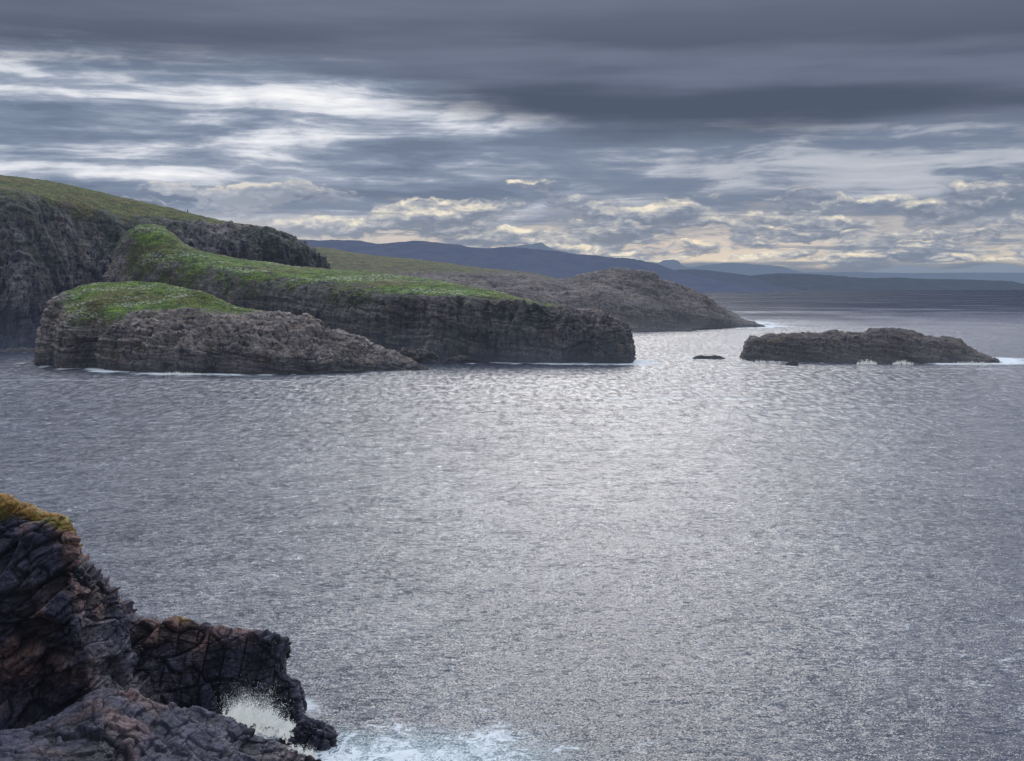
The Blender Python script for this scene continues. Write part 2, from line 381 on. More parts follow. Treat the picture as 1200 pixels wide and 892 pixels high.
def sea_mat():
    m, t = new_mat('sea_water'); t.dims = '2D'; p = t.pos(); x, y, z = t.sep(p)
    foam_a = t.attr('foam'); surf_a = t.attr('surf'); lane = t.attr('lane')
    gust = t.noise(t.scl(p, (0.004, 0.0022, 0)), 1, 4, 0.55)
    gust2 = t.noise(t.scl(p, (0.02, 0.008, 0)), 1, 4, 0.6)
    def slope(sx, sy, det, rough, seed):
        n = t.noise(t.vm('ADD', t.scl(p, (sx, sy, 0)), (seed, seed * 1.7, seed)), 1.0, det, rough, col=True)
        return t.vm('SUBTRACT', n, (0.5, 0.5, 0.5))
    # ripples are steeper along the wind (towards the viewer) than across it
    a = t.vm('MULTIPLY', slope(3.0, 4.2, 2, 0.7, 3.1), (1.75, 1.50, 0))
    b_ = t.vm('MULTIPLY', slope(0.60, 1.15, 3, 0.72, 9.3), (1.25, 1.20, 0))
    c_ = t.vm('MULTIPLY', slope(0.20, 0.30, 2, 0.7, 5.7), (0.30, 0.58, 0))
    d_ = t.vm('MULTIPLY', slope(0.045, 0.085, 3, 0.7, 15.7), (0.12, 0.40, 0))
    # longer crests out in the open water
    e_ = t.vm('SCALE', t.vm('MULTIPLY', slope(0.30, 0.060, 3, 0.72, 25.1), (1.30, 1.20, 0)), None, t.ss(250, 900, y))
    sl = t.vm('ADD', t.vm('ADD', t.vm('ADD', a, b_), t.vm('ADD', c_, d_)), e_)
    k = t.ss(0.3, 0.7, gust, 0.85, 1.1)
    sl = t.vm('SCALE', sl, None, k)
    nrm = t.vm('NORMALIZE', t.vm('ADD', t.nrm(), sl))
    deep = t.mix(t.ss(0.35, 0.65, gust2), (0.018, 0.028, 0.042), (0.032, 0.044, 0.060))
    # aerated green water round the surf
    deep = t.mix(t.ss(0.15, 0.9, surf_a), deep, (0.10, 0.19, 0.22))
    # foam pattern
    w = t.vm('ADD', p, t.scl(t.vm('SUBTRACT', t.noise(p, 0.15, 4, 0.6, col=True), (0.5, 0.5, 0.5)), (8, 8, 0)))
    fl = t.noise(t.scl(w, (0.16, 0.12, 0)), 1, 7, 0.70)
    lace = t.noise(t.scl(w, (0.45, 0.34, 0)), 1, 5, 0.65); lace2 = t.noise(t.scl(w, (1.3, 1.1, 0)), 1, 3, 0.6)
    web = t.sub(1.0, t.m('MULTIPLY', t.m('ABSOLUTE', t.sub(lace, 0.5)), 9.0, clamp=True))
    web2 = t.sub(1.0, t.m('MULTIPLY', t.m('ABSOLUTE', t.sub(lace2, 0.5)), 7.0, clamp=True))
    fa = t.ss(0.62, 0.98, t.add(t.mul(fl, 0.70), t.mul(foam_a, 0.55)))
    pat = t.add(t.mul(t.sub(fl, 0.5), 2.2), t.add(t.mul(web, 0.45), t.mul(web2, 0.28)))
    fs = t.ss(0.72, 1.25, t.add(pat, t.mul(surf_a, 0.72)), 0, 0.92)
    lanes = t.mul(lane, t.ss(0.50, 0.62, t.noise(t.scl(p, (0.05, 0.15, 0)), 1, 6, 0.7)))
    caps = t.mul(t.ss(0.715, 0.76, t.noise(t.scl(w, (0.10, 0.16, 0)), 1, 6, 0.62)), 0.5)
    foam = t.m('MAXIMUM', t.m('MAXIMUM', fa, fs), t.m('MAXIMUM', t.mul(lanes, 0.5), caps))
    # cloud shadow on the far water, painted in as dark diffuse by distance
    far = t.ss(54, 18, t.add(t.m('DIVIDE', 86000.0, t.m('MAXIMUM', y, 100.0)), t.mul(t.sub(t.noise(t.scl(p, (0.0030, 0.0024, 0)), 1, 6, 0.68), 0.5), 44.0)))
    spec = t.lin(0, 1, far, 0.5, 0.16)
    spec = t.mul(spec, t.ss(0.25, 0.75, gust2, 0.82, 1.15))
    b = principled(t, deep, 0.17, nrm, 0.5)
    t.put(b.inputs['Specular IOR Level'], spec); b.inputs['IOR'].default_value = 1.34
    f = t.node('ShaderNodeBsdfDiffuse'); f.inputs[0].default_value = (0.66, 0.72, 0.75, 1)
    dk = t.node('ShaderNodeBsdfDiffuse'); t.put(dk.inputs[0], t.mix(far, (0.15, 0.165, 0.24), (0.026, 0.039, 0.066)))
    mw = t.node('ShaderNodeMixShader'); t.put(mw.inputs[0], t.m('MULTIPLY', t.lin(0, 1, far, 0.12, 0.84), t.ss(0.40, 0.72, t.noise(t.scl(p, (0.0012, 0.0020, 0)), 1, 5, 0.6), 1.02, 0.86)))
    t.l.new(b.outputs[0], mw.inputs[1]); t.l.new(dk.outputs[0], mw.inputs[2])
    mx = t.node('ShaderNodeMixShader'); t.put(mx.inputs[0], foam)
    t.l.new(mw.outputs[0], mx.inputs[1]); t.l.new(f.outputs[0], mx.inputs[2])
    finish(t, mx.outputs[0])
    return m

# ------------------------------------------------------------------ sky and sun
def build_world():
    w = bpy.data.worlds.new('World'); scene.world = w; w.use_nodes = True
    t = NT(w.node_tree); t.n.clear()
    d = t.node('ShaderNodeTexCoord').outputs['Generated']
    x, y, z = t.sep(d)
    DEG = 57.29578
    az = t.mul(t.m('ARCTAN2', x, y), DEG)
    el = t.mul(t.m('ARCSINE', z), DEG)
    sky = t.node('ShaderNodeTexSky', sky_type='NISHITA'); sky.sun_disc = False
    sky.sun_elevation = R(SUN_EL); sky.sun_rotation = R(SUN_AZ); sky.air_density = 1.2; sky.dust_density = 2.0
    base = t.mix(1.0, sky.outputs[0], (0.085, 0.085, 0.085), 'MULTIPLY')
    elp = t.m('MAXIMUM', el, 0.0)
    t.dims = '2D'
    P = lambda kx, ky, s: t.xyz(t.add(t.mul(az, kx), s * 7.31), t.add(t.mul(el, ky), s * 3.7))
    half = lambda v, a: t.scl(t.vm('SUBTRACT', v, (0.5, 0.5, 0.5)), a)
    # ---- pale cream air at the horizon
    glow = t.mul(t.ss(2.2, 0.5, el), t.ss(-6, 6, az, 0.30, 0.9))
    c = t.mix(t.mul(glow, 0.85), t.mix(0.88, base, (0.30, 0.37, 0.48)), (0.88, 0.75, 0.54))
    blue = t.mul(t.ss(1.25, 0.85, t.add(el, t.mul(t.sub(t.noise(P(0.25, 0.8, 90.0), 1, 4, 0.55), 0.5), 0.9))), t.ss(2, 9, az, 0.2, 0.9))
    c = t.mix(blue, c, (0.150, 0.205, 0.300))
    # ---- middle layer: long stratocumulus streaks
    wv = half(t.noise(P(0.12, 0.5, 1.0), 1, 3, 0.5, col=True), (0.8, 0.6, 0))
    s1 = t.noise(t.vm('ADD', P(0.060, 0.78, 2.0), wv), 1.0, 7, 0.58)
    s2 = t.noise(t.vm('ADD', P(0.20, 1.15, 7.3), wv), 1.0, 7, 0.62)
    s1u = t.noise(t.vm('ADD', P(0.060, 0.78, 2.0), t.vm('ADD', wv, (0.0, 0.22, 0.0))), 1.0, 4, 0.58)
    left = t.ss(5, -15, az)
    strip = t.mul(t.m('POWER', 2.718, t.mul(t.m('POWER', t.mul(t.sub(el, t.ss(-22, -2, az, 8.7, 7.8)), 1.6), 2.0), -1.0)), t.ss(1, -8, az))
    sv = t.add(t.add(t.mul(s1, 0.62), t.mul(s2, 0.38)), t.add(t.mul(left, 0.035), t.mul(strip, 0.075)))
    br = t.add(sv, t.mul(t.sub(s1u, s1), 0.55))
    mid = t.ramp(br, [(0.40, (0.150, 0.195, 0.285)), (0.49, (0.215, 0.268, 0.370)), (0.545, (0.345, 0.395, 0.495)), (0.61, (0.70, 0.725, 0.79)), (0.69, (0.97, 0.97, 0.98))])
    mid = t.mix(t.ss(-3, 10, az, 0, 0.75), mid, t.mix(t.ss(0.50, 0.60, br), (0.172, 0.218, 0.310), (0.37, 0.405, 0.48)))
    midm = t.mul(t.ss(1.8, 3.6, t.add(el, t.mul(t.sub(s2, 0.5), 3.0))), 0.97)
    c = t.mix(midm, c, mid)
    # ---- low cumulus with cream lit tops
    cw = half(t.noise(P(0.8, 1.5, 4.0), 1, 3, 0.5, col=True), (0.40, 0.40, 0))
    def cum(seed, kx, ky, d, thr, lo, hi_, top):
        def q(oy): return t.noise(t.vm('ADD', P(kx, ky, seed), t.vm('ADD', cw, (0.0, oy, 0.0))), 1.0, d, 0.56)
        q0 = q(0.0); q1 = q(0.20)
        dens = t.add(q0, t.mul(t.sub(t.mul(t.ss(lo, lo + 0.8, el), t.ss(hi_ + 1.8, hi_, el)), 1.0), 0.30))
        cm = t.ss(thr, thr + 0.10, dens)
        lit = t.add(0.34, t.mul(t.sub(q0, q1), 3.0))
        lit = t.add(lit, t.mul(t.sub(t.noise(P(1.7, 3.4, seed + 3.0), 1, 4, 0.55), 0.5), 0.6))
        cc = t.ramp(lit, [(0.12, (0.195, 0.235, 0.31)), (0.38, (0.29, 0.325, 0.40)), (0.62, (0.54, 0.535, 0.53)), (0.88, top)])
        return cm, cc
    cm, cc = cum(12.0, 0.20, 0.70, 7, 0.41, 0.6, 3.4, (0.95, 0.86, 0.69))
    cc = t.mix(t.ss(-2, -16, az, 0, 0.75), cc, t.mix(0.5, cc, (0.68, 0.70, 0.77)))
    c = t.mix(t.mul(cm, 0.93), c, cc)
    cm2, cc2 = cum(77.0, 0.34, 1.25, 7, 0.45, 0.55, 1.9, (0.95, 0.82, 0.62))
    c = t.mix(t.mul(cm2, t.ss(-6, 0, az, 0.3, 0.9)), c, cc2)
    # flat grey-blue bases under the cumulus
    st = t.noise(P(0.10, 1.8, 31.0), 1, 6, 0.6)
    c = t.mix(t.mul(t.ss(0.53, 0.62, st), t.mul(t.ss(0.3, 1.0, el), t.ss(5.5, 2.0, el, 0, 0.75))), c, (0.205, 0.25, 0.335))
    # ---- high dark deck
    wl = t.noise(P(0.10, 0.30, 21.0), 1, 6, 0.55)
    edge_az = t.ss(-10, 6, az, 9.15, 6.5)
    dm = t.ss(-0.9, 0.9, t.add(t.sub(el, edge_az), t.add(t.mul(t.sub(wl, 0.5), 1.5), t.mul(t.sub(t.noise(P(0.05, 0.9, 61.0), 1, 4, 0.5), 0.5), 2.2))))
    dn = t.noise(P(0.030, 0.42, 40.0), 1, 4, 0.5)
    dv = t.add(t.mul(dn, 0.8), t.mul(t.noise(P(0.10, 0.6, 50.0), 1, 5, 0.55), 0.25))
    rise = t.ss(8.5, 12.2, el)
    deck = t.mix(t.ss(0.40, 0.68, dv), (0.083, 0.105, 0.158), (0.162, 0.190, 0.268))
    deck = t.mix(t.mul(rise, 0.5), deck, (0.172, 0.195, 0.268))
    c = t.mix(dm, c, deck)
    # overhead and behind the viewer: broken, brighter cloud; the veiled sun glows through it
    hi = t.noise(t.scl(d, (2.2, 2.2, 3.0)), 1, 4, 0.55)
    over = t.ramp(hi, [(0.38, (0.24, 0.29, 0.40)), (0.50, (0.44, 0.50, 0.62)), (0.62, (0.80, 0.84, 0.92))])
    om = t.m('MAXIMUM', t.ss(13.5, 30, el), t.ss(60, 100, t.m('ABSOLUTE', az)))
    over = t.mix(t.ss(0.15, -0.35, y, 0, 0.30), over, (0.10, 0.12, 0.17))
    c = t.mix(om, c, over)
    cs = t.vm('DOT_PRODUCT', d, tuple(SUNV))
    veil = t.m('POWER', t.m('MAXIMUM', cs, 0.0), 1.15)
    c = t.mix(1.0, c, t.mix(t.mul(veil, t.ss(13, 24, el)), (0, 0, 0), (VEIL * 0.95, VEIL * 0.97, VEIL * 1.09)), 'ADD')
    # below the horizon
    c = t.mix(t.ss(-0.05, -0.6, el), c, (0.16, 0.17, 0.20))
    bg = t.node('ShaderNodeBackground'); t.l.new(c, bg.inputs[0]); bg.inputs[1].default_value = 1.0
    out = t.node('ShaderNodeOutputWorld'); t.l.new(bg.outputs[0], out.inputs[0])
    w.cycles.sampling_method = 'MANUAL'; w.cycles.sample_map_resolution = 1024
build_world()

sd = bpy.data.lights.new('sun', 'SUN'); sd.energy = 0.58; sd.angle = R(20); sd.color = (1.0, 0.96, 0.90)
sun = bpy.data.objects.new('sun', sd); COL.objects.link(sun)
dv = Vector((math.sin(R(SUN_AZ)) * math.cos(R(SUN_EL)), math.cos(R(SUN_AZ)) * math.cos(R(SUN_EL)), math.sin(R(SUN_EL))))
sun.rotation_euler = dv.to_track_quat('Z', 'Y').to_euler(); sun.location = (0, 0, 300)

# ------------------------------------------------------------------ rock shaping
def cliff_disp(k=1.0, amp=1.0, grass_noise=0.55, buttress=7.0, block=4.0, ledge=2.0, dip=0.12):
    def f(P, N, g):
        grass = g + grass_noise * (1.1 * fbm(P * [1, 1, .6] / (26 * k), 5, 3, 0.68) + 0.7 * fbm(P * [1, 1, .30] / (8 * k), 4, 5, 0.7))
        gs = sstep(0.35, 0.65, grass)
        rockw = (1 - 0.9 * gs) * (1 - 0.7 * sstep(0.02, 0.42, g))
        Q = P + 7 * k * np.stack([fbm(P / (40 * k), 3, s) for s in (101, 102, 103)], 1)
        bt = 0.75 * fbm(Q * [1, 1, 0.10] / (38 * k), 4, 7, 0.6, ridged=True) + 0.4 * np.minimum(0, fbm(Q * [1, 1, 0.12] / (13 * k), 3, 9, 0.55, ridged=True))
        zb = Q[:, 2] + dip * Q[:, 0] + 5 * k * fbm(P / (60 * k), 2, 110)
        bed = np.stack([Q[:, 0], Q[:, 1], zb], 1)
        b1, c1 = blocks(bed * [1, 1, 1.7] / (18 * k), 21, 0.55)
        b2, c2 = blocks(bed * [1, 1, 2.6] / (6.5 * k), 22, 0.45)
        # beds of rock stand out and weather back: long ledges with irregular fronts
        l1 = perlin(bed * [0.012 / k, 0.012 / k, 0.22 / k], 55); l2 = perlin(bed * [0.03 / k, 0.03 / k, 0.6 / k], 56)
        lg = np.tanh(3.0 * l1) * 0.7 + np.tanh(3 * l2) * 0.45
        fn = fbm(P / (3.2 * k), 4, 33, 0.6)
        cavr = 0.5 * bt + 0.3 * b1 + 0.3 * b2 + 0.25 * lg + 0.25 * fn
        d = (buttress * bt + block * b1 + block * 0.38 * b2 + 0.8 * k * fn + ledge * lg) * amp * rockw
        d = d + gs * (0.9 * fbm(P / (9 * k), 4, 71) + 2.2 * fbm(P / (40 * k), 3, 77) + 0.9 * fbm(P / (2.6 * k), 2, 79))
        fade = sstep(-4, 3, P[:, 2])
        V = P + N * (d * (0.35 + 0.65 * fade))[:, None]
        return V, grass, cavr * rockw
    return f

MAT_HILL = cliff_mat('hill_rock_and_turf', 1.0, 0.13, (0.075, 0.095, 0.16), rock_b=(0.34, 0.31, 0.29), grass_a=(0.055, 0.08, 0.014), grass_b=(0.17, 0.17, 0.045), dry=(0.19, 0.15, 0.06), flowers=0.0, gully_green=0.7, mist=0.30, layer=0.35, wet_shade_z=42.0)  # tall dark band and navy mist paint the recess shade into the cliff
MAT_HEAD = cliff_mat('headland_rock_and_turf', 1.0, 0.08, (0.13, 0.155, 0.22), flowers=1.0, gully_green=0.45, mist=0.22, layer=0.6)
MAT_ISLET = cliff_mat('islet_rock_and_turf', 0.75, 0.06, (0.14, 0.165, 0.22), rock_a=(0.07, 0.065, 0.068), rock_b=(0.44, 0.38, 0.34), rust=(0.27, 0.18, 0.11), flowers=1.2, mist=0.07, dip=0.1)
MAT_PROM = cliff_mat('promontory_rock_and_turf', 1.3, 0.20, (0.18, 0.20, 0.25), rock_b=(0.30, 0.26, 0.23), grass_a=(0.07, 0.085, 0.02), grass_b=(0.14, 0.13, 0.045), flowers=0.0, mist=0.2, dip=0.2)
MAT_SKERRY = cliff_mat('skerry_rock', 0.6, 0.10, (0.17, 0.19, 0.24), rock_a=(0.04, 0.04, 0.044), rock_b=(0.24, 0.21, 0.19), flowers=0.0, wet_shade_z=3.0, mist=0.14, dip=0.14)
MAT_NEAR = near_rock_mat()

# ---- the big hill on the left
A = [
 [(-150, 408, None), (-150, 330, 1230), (-150, 260, 1270), (-150, 216, 1300, .5), (-150, 205, 1370, 1), (-150, 188, 1470, 1), (-150, 210, 1900, 1)],
 [(-60, 409, None), (-60, 330, 1215), (-60, 262, 1245), (-60, 219, 1290, .5), (-60, 210, 1350, 1), (-60, 197, 1455, 1), (-60, 215, 1900, 1)],
 [(0, 410, None), (0, 330, 1215), (0, 265, 1250), (0, 224, 1290, .5), (0, 215, 1350, 1), (0, 205, 1450, 1), (0, 220, 1900, 1)],
 [(20, 410.5, None), (20, 330, 1212), (21, 268, 1245), (24, 227, 1290, .5), (24, 218, 1350, 1), (25, 207.5, 1450, 1), (25, 222, 1900, 1)],
 [(50, 409, None), (50, 330, 1240), (50, 270, 1275), (50, 231, 1310, .5), (50, 222, 1360, 1), (50, 211, 1450, 1), (50, 225, 1900, 1)],
 [(100, 404, None), (100, 330, 1310), (100, 285, 1330, .15), (100, 246, 1350, .55), (100, 232, 1390, 1), (100, 221, 1470, 1), (105, 235, 1900, 1)],
 [(140, 403, None), (140, 330, 1325), (142, 290, 1345), (144, 258, 1365, .4), (146, 246, 1400, 1), (150, 233, 1480, 1), (160, 250, 1900, 1)],
 [(190, 402, None), (190, 330, 1350), (190, 290, 1370), (190, 258, 1400, .4), (195, 251, 1430, 1), (200, 244, 1500, 1), (215, 260, 1900, 1)],
 [(240, 400, None), (240, 330, 1380), (240, 290, 1395), (241, 263, 1420, .2), (245, 259, 1450, .8), (250, 256, 1500, 1), (262, 270, 1900, 1)],
 [(275, 399, None), (275, 330, 1392), (275, 296, 1405), (276, 272, 1425, .0), (277, 266, 1450, .4), (278, 261.5, 1490, .8), (290, 275, 1850, 1)],
 [(303, 398, None), (303, 330, 1412), (303, 303, 1425), (303, 278, 1440, 0), (303, 270, 1460, .1), (303, 265.5, 1480, .7), (312, 280, 1800, .6)],
 [(330, 397, None), (330, 335, 1430), (330, 310, 1440), (330, 285, 1450), (330, 280, 1465, .1), (330, 273.5, 1480, .4), (340, 285, 1750, .5)],
 [(360, 396, None), (362, 340, 1450), (362, 320, 1455), (360, 307, 1465), (358, 297, 1475), (354, 288, 1485, .1), (366, 300, 1700, .3)],
 [(380, 394, None), (381, 350, 1480), (380, 334, 1485), (379, 320, 1490), (377, 311, 1500), (375, 305, 1510), (378, 316, 1650)],
 [(388, 392, None), (388, 370, 1540), (387, 345, 1550), (386, 333, 1560), (384, 324, 1580), (382, 318, 1600), (383, 328, 1660)],
]
SA = loft(A, [60, 50, 40, 14, 20, 6], 620)
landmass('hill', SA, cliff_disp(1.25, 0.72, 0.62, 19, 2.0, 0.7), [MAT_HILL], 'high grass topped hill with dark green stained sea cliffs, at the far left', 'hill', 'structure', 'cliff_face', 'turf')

# ---- the grassy headland
def back(p, dy=12, dD=140): return (p[0] + 8, p[1] + dy, p[2] + dD, 0.6)
B = [
 [(120, 412, None), (124, 370, 1120), (128, 330, 1135, .1), (132, 305, 1150, .45), (140, 285, 1170, .6)],
 [(132, 414, None), (136, 372, 1105), (140, 328, 1118, .38), (142, 298, 1138, .48), (148, 274, 1165, .7)],
 [(150, 415, None), (154, 377, 1095), (157, 333, 1108, .4), (158, 297, 1128, .6), (164, 264, 1166, .75)],
 [(180, 417, None), (182, 385, 1080), (184, 345, 1090, .3), (185, 307, 1110, .6), (186, 264, 1172, .8)],
 [(200, 417.5, None), (201, 388, 1074), (202, 348, 1084, .3), (202, 310, 1104, .62), (204, 275, 1168, .9)],
 [(217, 418, None), (216, 390, 1068), (216, 352, 1078, .25), (216, 315, 1098, .65), (218, 287, 1160, 1)],
 [(260, 419, None), (260, 392, 1060), (260, 352, 1066, .25), (258, 318, 1085, .6), (256, 299, 1150, 1)],
 [(320, 420, None), (320, 390, 1050), (320, 348, 1056, .3), (320, 325, 1075, .62), (320, 308.5, 1150, 1)],
 [(380, 421, None), (380, 390, 1037), (380, 346, 1043, .3), (380, 331, 1060, .65), (382, 316, 1150, 1)],
 [(443, 423, None), (443, 390, 1015), (443, 349, 1020, .3), (443, 338, 1040, .7), (443, 320.5, 1130, 1)],
 [(485, 423.5, None), (485, 390, 1009), (485, 350, 1014, .25), (485, 342, 1030, .7), (485, 325, 1110, 1)],
 [(527, 424, None), (527, 390, 1003), (527, 352, 1008, .2), (527, 344, 1020, .7), (527, 331, 1090, 1)],
 [(590, 424.5, None), (590, 390, 997), (590, 357, 1002, .05), (590, 351, 1010, .7), (590, 344, 1052, 1)],
 [(627, 425, None), (627, 392, 991), (627, 363, 996, 0), (627, 358, 1003, .3), (627, 353.5, 1032, .8)],
 [(665, 425, None), (665, 396, 985), (665, 372, 990, 0), (665, 367, 996, .1), (663, 361, 1022, .35)],
 [(700, 425.5, None), (702, 401, 981), (702, 381, 986, 0), (700, 374, 991, 0), (698, 368, 1012, .1)],
 [(726, 426, None), (727, 406, 979), (727, 394, 984, 0), (726, 387, 988), (723, 381, 1002)],
 [(735, 425, None), (733.5, 410, 988), (732, 398, 993), (732, 391, 998), (731, 386, 1010)],
 [(734, 421, None), (731, 409, 1050), (730, 400, 1055), (730, 394, 1058), (729, 390, 1062)],
]
for c in B: c.append(back(c[-1]))
SB = loft(B, [48, 52, 26, 22, 5], 820)
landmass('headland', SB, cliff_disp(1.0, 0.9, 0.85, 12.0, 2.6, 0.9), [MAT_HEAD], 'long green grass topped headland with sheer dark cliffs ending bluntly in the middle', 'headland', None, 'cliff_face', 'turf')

# ---- rocky promontory behind the headland
Cc = [
 [(330, 388, None), (330, 340, 1765, .2), (335, 312, 1900, .6), (340, 289, 2100, 1)],
 [(370, 388, None), (370, 340, 1755, .3), (370, 311, 1900, .9), (370, 290, 2100, 1)],
 [(430, 388, None), (430, 342, 1750, .3), (430, 316, 1880, .9), (430, 298.5, 2080, 1)],
 [(493, 388, None), (493, 346, 1742, .0), (493, 320, 1850, .5), (493, 305, 2050, 1)],
 [(560, 388, None), (560, 350, 1732, 0), (560, 327, 1820, .15), (560, 313.5, 2000, .85)],
 [(627, 388.5, None), (627, 355, 1720, 0), (627, 335, 1800, .1), (627, 320.5, 1950, .55)],
 [(660, 389, None), (660, 360, 1712), (660, 342, 1790, .1), (660, 327.5, 1930, .3)],
 [(680, 389, None), (680, 358, 1712), (680, 339, 1790, .1), (680, 323.5, 1900, .2)],
 [(710, 389, None), (710, 356, 1712), (710, 334, 1790, .1), (710, 318, 1895, .1)],
 [(738, 388.5, None), (738, 361, 1722), (738, 337, 1800), (738, 316, 1880)],
 [(762, 388, None), (762, 363, 1738), (763, 339, 1810), (765, 319, 1880)],
 [(774, 387.5, None), (774, 364, 1750), (774, 344, 1816), (772, 327, 1882)],
 [(792, 386.5, None), (792, 366, 1770), (791, 349, 1830), (790, 333, 1890)],
 [(823, 385, None), (823, 371, 1810), (823, 358, 1860), (823, 346, 1905)],
 [(850, 384.2, None), (850, 377, 1850), (849, 369, 1890), (847, 361, 1930)],
 [(876, 383.6, None), (875, 380.5, 1890), (873, 377.5, 1912), (870, 374.5, 1940)],
 [(897, 383, None), (896, 382.6, 1908), (895, 382.3, 1918), (894, 382, 1930)],
]
for c in Cc: c.append(back(c[-1], 8, 350))
SC = loft(Cc, [40, 40, 36, 6], 700)
landmass('rocky_promontory', SC, cliff_disp(1.4, 0.75, 0.8, 6, 3.6, 2.2, 0.2), [MAT_PROM], 'brown bare rock promontory sloping down to the sea behind the green headland', 'headland', None, 'rock_slope', 'turf')

# ---- grass capped islet in front
I = [
 [(45, 425, None), (45.5, 421, 985), (46, 417, 990), (47, 413, 993), (48, 410, 997)],
 [(50, 427.5, None), (50, 405, 963), (51, 387, 968), (52, 378, 974), (56, 367, 985)],
 [(68, 430, None), (66, 405, 932), (66, 385, 937), (67, 365, 948, .1), (71, 346, 975, .4)],
 [(85, 431.5, None), (84, 405, 920), (84, 380, 926, .45), (90, 360, 945, .85), (98, 334, 985, 1)],
 [(108, 431, None), (108, 405, 924), (108, 382, 928, .55), (112, 357, 940, 1), (118, 331.5, 990, 1)],
 [(132, 434, None), (131, 408, 897), (131, 380, 908, .45), (138, 358, 935, 1), (150, 330.5, 990, 1)],
 [(160, 435.5, None), (160, 405, 884), (161, 372, 910, .1), (170, 352, 938, 1), (178, 331, 985, 1)],
 [(200, 437, None), (200, 410, 868), (201, 370, 906, .1), (204, 354, 930, 1), (206, 335, 965, 1)],
 [(245, 437.5, None), (245, 412, 863), (245, 372, 900, .1), (245, 358, 925, .9), (243, 344, 950, 1)],
 [(285, 438, None), (285, 414, 861), (285, 378, 896, 0), (285, 368, 915, .5), (283, 360.5, 935, .85)],
 [(322, 438.5, None), (322, 417, 858), (322, 387, 890), (322, 375, 908, 0), (320, 366, 930, .2)],
 [(360, 438, None), (360, 420, 862), (360, 395, 888), (360, 383, 902), (360, 374, 920)],
 [(388, 437.5, None), (388, 423, 868), (388, 405, 886), (388, 395, 897), (387, 387, 912)],
 [(417, 436, None), (417, 426, 880), (417, 413, 892), (417, 403, 900), (417, 395, 910)],
 [(445, 434.5, None), (445, 428, 893), (444, 420, 900), (443, 414, 905), (440, 408, 915)],
 [(480, 434, None), (480, 431, 897), (479, 428, 902), (478, 425.5, 906), (476, 422, 912)],
 [(501, 433.3, None), (500, 432.6, 903), (499, 432.0, 905), (498, 431.6, 907), (497, 431, 910)],
]
for c in I: c.append(back(c[-1], 14, 40))
SI = loft(I, [44, 52, 26, 26, 5], 640)
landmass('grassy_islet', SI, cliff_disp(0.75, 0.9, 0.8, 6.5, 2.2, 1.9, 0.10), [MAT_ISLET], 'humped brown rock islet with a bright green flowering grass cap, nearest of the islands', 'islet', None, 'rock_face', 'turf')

# ---- bare skerry on the right
top = [(868, 420.5), (876, 399), (888, 394), (901, 392), (930, 390), (957, 388), (974, 387), (995, 389.5), (1009, 390), (1020, 385), (1032, 384), (1048, 386), (1070, 389), (1083, 394.5), (1105, 396), (1124, 397), (1132, 404), (1152, 415), (1171, 424)]
base = [420.6, 421.5, 422.5, 423.3, 424.2, 424.6, 425, 425.2, 425.4, 425.6, 425.6, 425.6, 425.6, 425.6, 425.6, 425.6, 425.6, 425.6, 425.4]
Sk = []
for (x, y), b in zip(top, base):
    D0 = sea_at(x, b)[1]; h = b - y
    Sk.append([(x, b, None), (x, b - h * .42, D0 + 5), (x, b - h * .78, D0 + 13), (x, y, D0 + 34), (x, y + h * .3, D0 + 60)])
SS = loft(Sk, [30, 26, 18, 5], 420)
landmass('skerry', SS, cliff_disp(0.6, 0.7, 0.1, 2.0, 1.7, 1.7, 0.14), [MAT_SKERRY], 'low bare dark rock skerry lying alone in the sea ringed with white foam', 'islet', split=False)

# ---- small rocks awash: each a low craggy lump
def lump(name, cx, cy, wpx, hpx, seed, label, cat, mat, depth=0.5, group=None, nu=90, nv=40, k=0.22, foam=0.8):
    w = sea_at(cx, cy); sc = w[1] / F; a = wpx * sc / 2; hh = hpx * sc
    u = np.linspace(0, 2 * np.pi, nu, endpoint=False); v = np.linspace(0, 1, nv)
    U, Vv = np.meshgrid(u, v)
    r = np.cos(Vv * np.pi / 2) ** 0.75
    zz = np.sin(Vv * np.pi / 2)
    P = np.stack([a * r * np.cos(U), a * depth * r * np.sin(U), hh * 1.0 * zz - 0.35 * hh * (1 - Vv)], -1).reshape(-1, 3)
    N = P / np.array([a, a * depth, hh]) ** 2; N /= np.linalg.norm(N, axis=1, keepdims=True) + 1e-9
    Q = P + [w[0], w[1], seed * 31.0]
    b1, c1 = blocks(Q / (a * 0.55), seed); b2, c2 = blocks(Q / (a * 0.2), seed + 1); fn = fbm(Q / (a * 0.12), 4, seed + 2)
    d = k * hh * (1.6 * b1 + 0.8 * b2 + 0.6 * fn) + 0.25 * hh * fbm(Q * [1, 1, 0] / (a * 0.6), 2, seed + 9)
    V = P + N * d[:, None]
    i = np.arange(nu * nv).reshape(nv, nu); j = np.roll(i, -1, 1)
    fc = np.stack([i[:-1], j[:-1], j[1:], i[1:]], -1).reshape(-1, 4)
    cav = 0.5 * b1 + 0.5 * b2 + 0.3 * fn
    o = link(name, mesh_np(name, V, fc, {'grass': np.zeros(len(V)), 'cav': cav}, True), None, [mat]); o.location = (w[0], w[1], 0)
    tag(o, label, cat, group)
    ring = np.stack([w[0] + a * np.cos(u), w[1] + a * depth * np.sin(u)], 1); SHORE.append((ring, foam))
    return o
RG = 'small rocks awash around the islands'
lump('rock', 831, 420.5, 42, 4.2, 3, 'long thin rock barely above the water left of the bare skerry', 'rock', MAT_SKERRY, 0.35, RG)
lump('rock', 928, 428, 17, 5.5, 5, 'small dark boulder in the water just in front of the bare skerry', 'rock', MAT_SKERRY, 0.7, RG)
